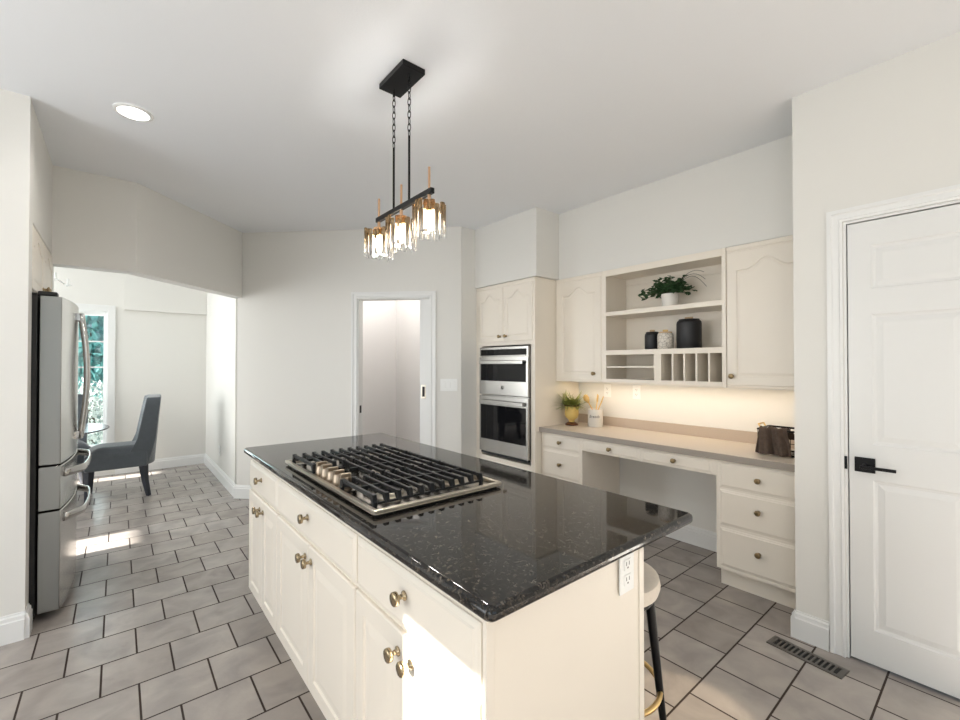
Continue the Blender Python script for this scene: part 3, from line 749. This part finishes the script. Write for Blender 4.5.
for y0, y1 in ((3.272, 3.724), (3.730, 4.184)):
    d = obj('door', panel(B(), face('+X', CXF, y0, 1.772), y1 - y0, .335, fr=.045, rise=.05, raised=.012), cab_m, t)
    knob(d, face('+X', CXF, 3.688 if y0 < 3.5 else 3.766, 1.822))

# ------------------------------------------------------------------ recessed light
def can_light(x, y, label, r=.075, power=14, spot=None):
    t = thing('recessed_light', label, 'ceiling light', (x, y, CH), group=None)
    obj('trim_ring', lathe(B(), [(r + .018, CH - .001), (r + .017, CH - .006), (r, CH - .009), (r - .001, CH - .002)], 32, Matrix.Translation((x, y, 0)), cap=False), white_pl, t, smooth='all')
    obj('lens', lathe(B(), [(r - .001, CH - .002), (r - .002, CH - .006), (.001, CH - .0065)], 32, Matrix.Translation((x, y, 0)), cap=False), lamp_m, t)
    l = bpy.data.lights.new('lamp', 'SPOT'); l.energy = power; l.spot_size = spot or R(150); l.spot_blend = .9 if not spot else .25; l.shadow_soft_size = .06 if not spot else .03; l.color = (1, .96, .9) if not spot else (1, .80, .56)
    o = bpy.data.objects.new('lamp', l); COL.objects.link(o); o.parent = t; o.location = (0, 0, -.03)
    if spot: o.rotation_euler = (Vector((1.66, .79, 0)) - Vector((x, y, CH))).to_track_quat('-Z', 'Y').to_euler()
    return t
can_light(.055, 2.99, 'lit round recessed light in the ceiling', .070)
can_light(1.75, .53, 'added out-of-view warm spotlight over the stool side of the island', .05, 150, R(13))  # lamp added out of view to make the warm floor patch by the stool

# ------------------------------------------------------------------ pendant
PX = 1.022
t = thing('pendant_light', 'black linear pendant with three crystal shades over the island', 'light', (PX, 1.81, CH))
obj('canopy', box(B(), PX - .058, PX + .058, 1.696, 1.926, CH - .026, CH - .0005), dark_m, t, bevel=.002)
bar = obj('bar', box(B(), PX - .010, PX + .010, 1.545, 2.06, 2.098, 2.122), dark_m, t, bevel=.002)
for y in (1.74, 1.885):
    obj('rod', tube(B(), [(PX, y, 2.12), (PX, y, 2.42)], .0055, 10), dark_m, t, smooth=True)
    bm = B(); z = 2.43; k = 0
    while z < CH - .045:
        a = PI / 2 * (k % 2) + .5; ln = .019; w = .0075
        pts = []
        for i in range(14):
            q = 2 * PI * i / 14; ex = w * math.cos(q); ez = ln * math.sin(q)
            pts.append((PX + ex * math.cos(a), y + ex * math.sin(a), z + ez))
        tube(bm, pts, .0021, 6, True); z += .0295; k += 1
    tube(bm, [(PX, y, CH - .06), (PX, y, CH - .026)], .004, 8)
    obj('chain', bm, dark_m, t, smooth='all')
for n, y in enumerate((1.572, 1.812, 2.04)):
    obj('candle_post', tube(B(), [(PX, y, 2.122), (PX, y, 2.218)], .0055, 10), copper_m, t, smooth=True)
    sh = obj('shade', lathe(B(), [(.007, 2.098), (.008, 2.072), (.026, 2.068), (.028, 2.058), (.016, 2.055)], 24, Matrix.Translation((PX, y, 0))), copper_m, t, smooth=True, origin=(PX, y, 2.1))
    bm = B(); rnd = random.Random(n)
    for k in range(16):
        a = 2 * PI * k / 16; rr = .061 + .005 * (k % 2); zl = 1.905 + rnd.uniform(-.006, .018); zt = 2.052 + rnd.uniform(-.012, .010)
        M = Matrix.Translation((PX + rr * math.cos(a), y + rr * math.sin(a), 0)) @ Matrix.Rotation(a, 4, 'Z')
        w, d = .0115, .006
        v = [(-d, -w * .6), (0, -w), (d, -w * .5), (d * 1.2, 0), (d, w * .5), (0, w), (-d, w * .6)]
        prism(bm, v, zl + .008, zt, M)
    c = obj('crystals', bm, crys_m, sh, origin=(PX, y, 2.075 + .0))
    b = obj('bulb', lathe(B(), [(.009, 2.03), (.011, 2.02), (.018, 1.995), (.019, 1.98), (.010, 1.955), (.001, 1.942)], 16, Matrix.Translation((PX, y, 0))), bulb_m, sh, smooth='all')
    obj('socket', lathe(B(), [(.013, 2.056), (.013, 2.029), (.009, 2.028)], 16, Matrix.Translation((PX, y, 0))), gold_m, sh)
    l = bpy.data.lights.new('bulb_light', 'POINT'); l.energy = 5.5; l.color = (1, .965, .92); l.shadow_soft_size = .03
    o = bpy.data.objects.new('bulb_light', l); COL.objects.link(o); o.parent = t; o.location = (0, y - 1.81, 1.905 - CH)

# ------------------------------------------------------------------ bar stool
SX, SY = 1.306, .888
t = thing('bar_stool', 'round cream upholstered stool with black legs behind the island', 'stool', (SX, SY, 0))
obj('seat', lathe(B(), [(.150, .605), (.167, .612), (.174, .635), (.170, .657), (.150, .668), (.001, .672)], 36, Matrix.Translation((SX, SY, 0))), cream_m, t, smooth=True)
obj('seat_base', lathe(B(), [(.150, .590), (.156, .592), (.156, .605), (.150, .607)], 36, Matrix.Translation((SX, SY, 0))), dark_m, t)
for k in range(4):
    a = R(-62 + 90 * k); p0 = (SX + .138 * math.cos(a), SY + .138 * math.sin(a), .594); p1 = (SX + .200 * math.cos(a), SY + .200 * math.sin(a), 0)
    obj('leg', tube(B(), [p0, p1], .013, 12, rs=[.0155, .009]), dark_m, t, smooth=True)
rr = .172
obj('foot_ring', tube(B(), [(SX + rr * math.cos(2 * PI * i / 40), SY + rr * math.sin(2 * PI * i / 40), .290) for i in range(40)], .0085, 10, True), gold_m, t, smooth='all')

# ------------------------------------------------------------------ dining table and chairs
TX, TY, TR = -.72, 5.72, .66
t = thing('dining_table', 'round dark pedestal dining table by the window', 'table', (TX, TY, 0))
obj('tabletop', lathe(B(), [(TR - .05, .732), (TR, .744), (TR, .750), (TR - .005, .755), (.001, .755)], 56, Matrix.Translation((TX, TY, 0))), tab_m, t, smooth=True)
obj('pedestal', lathe(B(), [(.30, .0), (.29, .03), (.10, .06), (.05, .12), (.045, .5), (.09, .70), (.10, .725)], 28, Matrix.Translation((TX, TY, 0))), tab_m, t, smooth=True)

def make_chair(label, loc, rot):
    """chair in local space: seat faces -x, back at +x"""
    t = thing('dining_chair', label, 'chair', loc, rot, 'tufted dining chairs around the round table')
    # seat cushion
    bm = B(); nx, ny = 14, 12
    top = {}; bot = {}
    for i in range(nx + 1):
        for j in range(ny + 1):
            u, v = i / nx, j / ny; x = -.27 + .49 * u; hw = .255 - .015 * u; y = -hw + 2 * hw * v
            e = min(u * 4, (1 - v) * 5, v * 5, 1); e = math.sin(min(1, max(0, e)) * PI / 2)
            top[i, j] = bm.verts.new((x, y, .47 + .065 * e)); bot[i, j] = bm.verts.new((x, y, .318))
    for i in range(nx):
        for j in range(ny):
            bm.faces.new((top[i, j], top[i + 1, j], top[i + 1, j + 1], top[i, j + 1])); bm.faces.new((bot[i, j], bot[i, j + 1], bot[i + 1, j + 1], bot[i + 1, j]))
    for i in range(nx):
        for j in (0, ny): bm.faces.new((top[i, j], top[i + 1, j], bot[i + 1, j], bot[i, j]))
    for j in range(ny):
        for i in (0, nx): bm.faces.new((top[i, j], top[i, j + 1], bot[i, j + 1], bot[i, j]))
    obj('seat', bm, fab_m, t, local=True, bevel=.012, seg=3, smooth=True)
    # curved tufted back
    bm = B(); nz, ny = 26, 28; F = {}; K = {}
    butt = [(z, y) for r, z in enumerate((.62, .71, .80, .89)) for y in ([-.14, 0, .14] if r % 2 == 0 else [-.07, .07])]
    for i in range(nz + 1):
        for j in range(ny + 1):
            s = i / nz; v = j / ny; z = .325 + .70 * s
            hw = .225 + .030 * math.sin(min(1, s * 1.15) * PI / 2) - (.03 * max(0, (s - .9) / .1) ** 2)
            y = -hw + 2 * hw * v; lean = .085 * s + .015 * s * s
            wrap = -.050 * abs(2 * v - 1) ** 3 * (1 - .4 * s) - (.28 * max(0, .42 - s) ** 1.3 * abs(2 * v - 1) ** 2)
            th = .130 - .050 * s
            ze = z + .018 * (1 - abs(2 * v - 1) ** 2) * s
            d = 0
            for bz, by in butt:
                q = ((z - bz) / .030) ** 2 + ((y - by) / .036) ** 2
                d += .018 * math.exp(-q)
            xf = .150 + lean + wrap - .012 + d
            F[i, j] = bm.verts.new((xf, y, ze)); K[i, j] = bm.verts.new((.165 + lean + th + wrap * .55, y, ze))
    for i in range(nz):
        for j in range(ny):
            bm.faces.new((F[i, j], F[i, j + 1], F[i + 1, j + 1], F[i + 1, j])); bm.faces.new((K[i, j], K[i + 1, j], K[i + 1, j + 1], K[i, j + 1]))
    for i in range(nz):
        for j in (0, ny): bm.faces.new((F[i, j], F[i + 1, j], K[i + 1, j], K[i, j]))
    for j in range(ny):
        for i in (0, nz): bm.faces.new((F[i, j], F[i, j + 1], K[i, j + 1], K[i, j]))
    bk = obj('backrest', bm, fab_m, t, local=True, bevel=.010, seg=3, smooth=True)
    for bz, by in butt:
        s = (bz - .36) / .665
        obj('button', lathe(B(), [(.001, -.006), (.010, -.004), (.012, .0), (.010, .004), (.001, .006)], 10, Matrix.Translation((.150 + .09 * s + .004, by, bz)) @ Matrix.Rotation(PI / 2, 4, 'Y')), fab_m, bk, local=True, smooth='all')
    for sx in (-1, 1):
        for sy in (-1, 1):
            if sx < 0: p = [(-.235, sy * .205, .33), (-.245, sy * .22, 0)]
            else: p = [(.190, sy * .195, .33), (.205, sy * .205, .16), (.235, sy * .215, 0)]
            obj('leg', tube(B(), p, .02, 4, rs=[.036, .022] if sx < 0 else [.040, .030, .022]), leg_m, t, local=True)
    return t
make_chair('charcoal tufted dining chair seen side-on in front of the window', (.022, 5.955, 0), 0)
make_chair('charcoal tufted dining chair behind the round table, half hidden by the refrigerator', (-.49, 6.52, 0), R(97))

# ------------------------------------------------------------------ floor register
RM = Matrix.Translation((2.494, .609, 0)) @ Matrix.Rotation(R(-7.3 + 90), 4, 'Z')
t = thing('floor_register', 'bronze slotted floor vent beside the closed door', 'floor vent', (2.494, .609, 0))
bm = B(); L2, W2 = .150, .046
box(bm, -L2, L2, -W2, -.030, 0, .005, RM); box(bm, -L2, L2, .030, W2, 0, .005, RM); box(bm, -L2, -.128, -.030, .030, 0, .005, RM); box(bm, .128, L2, -.030, .030, 0, .005, RM)
for k in range(1, 13):
    x = -.128 + .256 * k / 13; box(bm, x - .0042, x + .0042, -.030, .030, 0, .005, RM)
obj('grille', bm, reg_m, t)
obj('duct', box(B(), -.127, .127, -.0295, .0295, .0002, .0012, RM), shadow_m, t)  # dark sheet standing for the shade below the slots

# ------------------------------------------------------------------ shelf things
def leafq(bm, p, d, l, w, roll=0, fold=.2):
    d = Vector(d).normalized(); up = Vector((0, 0, 1)) if abs(d.z) < .95 else Vector((1, 0, 0)); s = d.cross(up).normalized(); n = s.cross(d).normalized()
    s2 = s * math.cos(roll) + n * math.sin(roll); n2 = n * math.cos(roll) - s * math.sin(roll); p = Vector(p)
    vs = [p, p + d * l * .35 + s2 * w * .5 + n2 * w * fold, p + d * l * .75 + s2 * w * .38 + n2 * w * fold, p + d * l, p + d * l * .75 - s2 * w * .38 + n2 * w * fold, p + d * l * .35 - s2 * w * .5 + n2 * w * fold]
    m = [p + d * l * .5]
    v = [bm.verts.new(q) for q in vs]; c = bm.verts.new(m[0])
    for i in range(6): bm.faces.new((v[i], v[(i + 1) % 6], c))
px, py, pz = 3.205, 1.612, 1.7965
t = thing('potted_plant', 'trailing green plant in a white pot on the top shelf', 'plant', (px, py, pz))
obj('pot', lathe(B(), [(.048, pz), (.056, pz + .01), (.062, pz + .075), (.062, pz + .105), (.056, pz + .105), (.053, pz + .085), (.001, pz + .085)], 28, Matrix.Translation((px, py, 0))), pot_m, t, smooth=True)
bm = B(); rnd = random.Random(3); sb = B()
for k in range(66):
    a = rnd.uniform(0, 2 * PI); e = rnd.uniform(.1, 2.0); ln = rnd.uniform(.08, .18)
    dirv = Vector((math.cos(a) * .75, math.sin(a) * 1.15, e)).normalized()
    if k < 5: dirv = Vector((-.3, 1.0, .02 + .1 * k)).normalized(); ln = .21
    pts = []
    for i in range(8):
        s = i / 7; q = Vector((px, py, pz + .115)) + dirv * ln * s + Vector((0, 0, -.045 * s * s)); q.x = min(q.x, 3.345); q.z = min(q.z, 2.07); pts.append(q)
    tube(sb, pts, .0013, 4)
    for i in range(2, 8):
        for m_ in range(2):
            b = rnd.uniform(0, 2 * PI); d = Vector((math.cos(b), math.sin(b), rnd.uniform(-.5, .6)))
            q = pts[i]; leafq(bm, q, d * Vector((.6, 1, 1)), rnd.uniform(.026, .042), rnd.uniform(.022, .032), rnd.uniform(-.8, .8))
for k in range(3):
    pts = [(3.2 + .02 * k, py - .08 - .17 * s, 2.0 + .05 * math.sin(PI * s * (.8 + .1 * k)) - .035 * k * s) for s in [i / 8 for i in range(9)]]
    tube(sb, pts, .0014, 4)
for v in bm.verts: v.co.x = min(v.co.x, 3.365); v.co.z = min(v.co.z, 2.08)
obj('foliage', bm, leaf_m, t); obj('stems', sb, stem_m, t)
def canister(x, y, r, h, m, label, lid_m):
    z = 1.4855; t = thing('canister', label, 'canister', (x, y, z), group='lidded canisters on the middle shelf'); M = Matrix.Translation((x, y, z))
    obj('body', lathe(B(), [(r * .95, 0), (r, .006), (r, h - .022), (r * .97, h - .010), (r * .90, h - .002), (r * .84, h)], 32, M), m, t, smooth=True)
    l = obj('lid', lathe(B(), [(r * .80, h), (r * .84, h + .003), (r * .82, h + .009), (.001, h + .010)], 32, M), lid_m, t, smooth=True)
    obj('lid_knob', box(B(), -.006, .006, -r * .35, r * .35, h + .012, h + .026, M), woodlid if lid_m is not woodlid else gold_m, l, bevel=.003)
canister(3.22, 1.765, .056, .130, canb_m, 'small black lidded canister behind the speckled one', canb_m)
canister(3.13, 1.612, .056, .118, stone_m, 'white and grey speckled canister with a wooden lid', woodlid)
canister(3.20, 1.470, .084, .205, canb_m, 'large black lidded canister at the right of the shelf', canb_m)

# ------------------------------------------------------------------ desk things
DT = .8265
ux, uy = 3.150, 2.500
t = thing('potted_plant', 'wispy green plant in a yellow urn with a brown foot', 'plant', (ux, uy, DT)); M = Matrix.Translation((ux, uy, DT))
u_ = obj('urn', lathe(B(), [(.028, .028), (.024, .038), (.032, .050), (.052, .068), (.062, .095), (.062, .125), (.059, .145), (.065, .165), (.066, .172), (.058, .170), (.054, .150), (.001, .150)], 30, M), urn_m, t, smooth=True)
obj('foot', lathe(B(), [(.056, 0), (.058, .010), (.046, .018), (.030, .029), (.001, .03)], 30, M), brown_m, u_, smooth=True)
obj('rim_band', lathe(B(), [(.065, .168), (.068, .172), (.068, .178), (.063, .181), (.058, .178), (.058, .168)], 30, M), brown_m, u_, smooth=True)
bm = B(); rnd = random.Random(11)
for k in range(340):
    a = rnd.uniform(0, 2 * PI); e = rnd.uniform(-.2, .9); l = rnd.uniform(.09, .25); w = rnd.uniform(.006, .012)
    d0 = Vector((math.cos(a), math.sin(a), e + .35)).normalized(); p = Vector((ux + rnd.uniform(-.04, .04), uy + rnd.uniform(-.04, .04), DT + .165)); s = d0.cross(Vector((0, 0, 1))).normalized()
    prev = None
    for i in range(6):
        q = p + d0 * l * i / 5 + Vector((0, 0, -.045 * (i / 5) ** 2 * (1.2 - e * .6))); q.y = min(q.y, 2.595) if q.y > 2.35 else 2.35; ww_ = w * (1 - (i / 5) ** 2) + .0008
        pr = (bm.verts.new(q + s * ww_ / 2), bm.verts.new(q - s * ww_ / 2))
        if prev: bm.faces.new((prev[0], prev[1], pr[1], pr[0]))
        prev = pr
obj('foliage', bm, leaf2_m, t)
kx, ky = 3.232, 2.305; KM = Matrix.Translation((kx, ky, DT))
t = thing('utensil_crock', 'white crock with black script lettering beside the yellow urn', 'crock', (kx, ky, DT))
kr = .064
obj('body', lathe(B(), [(kr * .95, 0), (kr, .006), (kr, .146), (kr * .97, .152), (kr * .88, .150), (kr * .86, .12), (.001, .12)], 32, KM), crock_m, t, smooth=True)
LM = Matrix.Translation((kx, ky, DT + .092)) @ Matrix.Rotation(-PI / 2 + R(28), 4, 'Z') @ Matrix.Translation((0, -kr - .0006, 0))
add_text('lettering', 'Breads', .034, ink_m, t, LM, bend=kr)
def utensil(name, label, tip, head, mm, kind):
    t = thing(name, label, 'utensil', (kx, ky, DT + .125), group='kitchen utensils in the crock')
    a = Vector((kx + (tip[0] - kx) * .22, ky + (tip[1] - ky) * .22, DT + .125)); b = Vector(tip)
    obj('handle', tube(B(), [a, a.lerp(b, .5), b], .0048, 8), mm, t, smooth=True)
    d = (b - a).normalized(); rot = d.to_track_quat('Z', 'X').to_matrix().to_4x4()
    M = Matrix.Translation(b) @ rot
    bm = B()
    if kind == 'spoon':
        lathe(bm, [(.006, -.002), (.020, .015), (.029, .042), (.024, .068), (.001, .080)], 16, M @ Matrix.Diagonal((1, .35, 1, 1)))
    else: box(bm, -.020, .020, -.003, .003, -.002, .065, M)
    obj('head', bm, mm, t, smooth=(kind == 'spoon'), bevel=0 if kind == 'spoon' else .002)
utensil('wooden_spoon', 'wooden spoon leaning left in the crock toward the urn', (kx - .012, ky + .062, DT + .205), 0, wood_m, 'spoon')
utensil('wooden_spatula', 'wooden spatula leaning left in the crock, behind the spoon', (kx + .055, ky + .020, DT + .215), 0, wood_m, 'spat')
for (dx, dy, dz, lab) in ((-.02, -.085, .235, 'thin wooden stick leaning right in the crock, the lower of two'), (.035, -.060, .265, 'thin wooden stick leaning right in the crock, the upper of two')):
    o = obj('wooden_stick', tube(B(), [(kx + dx * .22, ky + dy * .22, DT + .123), (kx + dx, ky + dy, DT + dz)], .0045, 8), wood_m, smooth=True); tag(o, lab, 'utensil', 'kitchen utensils in the crock')

# wire basket with a towel
bx0, bx1, by0, by1 = 3.03, 3.22, .70, .975
t = thing('wire_basket', 'black wire basket with brass handles on the desk counter', 'basket', ((bx0 + bx1) / 2, (by0 + by1) / 2, DT))
def rect(x0, x1, y0, y1, z): return [(x0, y0, z), (x1, y0, z), (x1, y1, z), (x0, y1, z)]
bm = B(); z0, z1 = DT + .006, DT + .150
for z, r_ in ((z0, .0045), ((z0 + z1) / 2, .002), (z1, .006)):
    p = rect(bx0, bx1, by0, by1, z)
    for i in range(4): tube(bm, [p[i], p[(i + 1) % 4]], r_, 8)
for i in range(8):
    y = by0 + (by1 - by0) * i / 7
    for x in (bx0, bx1): tube(bm, [(x, y, z0), (x, y, z1)], .002, 6)
    tube(bm, [(bx0, y, z0), (bx1, y, z0)], .002, 6)
for i in range(1, 5):
    x = bx0 + (bx1 - bx0) * i / 5
    for y in (by0, by1): tube(bm, [(x, y, z0), (x, y, z1)], .002, 6)
    tube(bm, [(x, by0, z0), (x, by1, z0)], .002, 6)
obj('frame', bm, dark_m, t)
for y in (by0, by1):
    s = 1 if y == by1 else -1
    obj('handle', tube(B(), [(bx0 + .05, y, z1), (bx0 + .05, y + s * .012, z1 + .024), (bx1 - .05, y + s * .012, z1 + .024), (bx1 - .05, y, z1)], .0048, 8), gold_m, t, smooth=True)
# towel draped over the near rim
bm = B(); n, mseg = 30, 26; T = {}
prof = [(3.155, DT + .085), (3.13, DT + .125), (3.09, DT + .150), (3.05, DT + .164), (3.018, DT + .160), (3.008, DT + .135), (3.006, DT + .10), (3.004, DT + .06), (3.000, DT + .008)]
for i in range(n + 1):
    v = i / n; y = .800 + .180 * v
    for j, (x, z) in enumerate(prof):
        s = j / (len(prof) - 1)
        wv = (.016 * math.sin(v * 13 + s * 1.8) + .007 * math.sin(v * 31 + s * 5)) * (.15 + s)
        yy = y + .030 * math.sin(s * 3.1) * (v - .5) * -1.0 + .012 * math.sin(s * 5) * (1 - v)
        T[i, j] = bm.verts.new((x - .022 * s + wv * (1 if s > .3 else 0), yy, z + (wv * .5 if j < 4 else 0)))
for i in range(n):
    for j in range(len(prof) - 1): bm.faces.new((T[i, j], T[i + 1, j], T[i + 1, j + 1], T[i, j + 1]))
tw = obj('dish_towel', bm, towel_m, smooth='all'); tag(tw, 'rumpled dark brown towel draped over the wire basket', 'towel')
m_ = tw.modifiers.new('thick', 'SOLIDIFY'); m_.thickness = .004; m_.offset = 1
m_ = tw.modifiers.new('sub', 'SUBSURF'); m_.levels = 1; m_.render_levels = 2

# ------------------------------------------------------------------ dining chandelier (one arm tip shows beside the cabinet)
HX, HY, HZ = -.72, 5.72, 2.20
t = thing('chandelier', 'slim silver chandelier arm showing beside the cabinet above the refrigerator', 'chandelier', (HX, HY, CH))
obj('canopy', lathe(B(), [(.001, CH - .03), (.03, CH - .028), (.06, CH - .006), (.06, CH - .0005)], 24, Matrix.Translation((HX, HY, 0))), steel_m, t, smooth=True)
obj('stem', tube(B(), [(HX, HY, CH - .03), (HX, HY, HZ - .04)], .006, 8), steel_m, t, smooth=True)
obj('hub', lathe(B(), [(.001, HZ - .08), (.03, HZ - .05), (.022, HZ), (.012, HZ + .05), (.001, HZ + .06)], 20, Matrix.Translation((HX, HY, 0))), steel_m, t, smooth=True)
for k in range(6):
    a = R(20 + 60 * k); pts = []
    for i in range(17):
        q = i / 16; rr = .02 + .34 * q; pts.append((HX + rr * math.cos(a), HY + rr * math.sin(a), HZ - .03 + .075 * math.sin(PI * q * 1.25) + .02 * q))
    arm = obj('arm', tube(B(), pts, .0055, 8), steel_m, t, smooth='all')
    e = pts[-1]
    obj('cup', lathe(B(), [(.006, 0), (.026, .008), (.028, .012), (.010, .012), (.009, .07), (.001, .07)], 16, Matrix.Translation(e)), white_pl, arm, smooth=True)
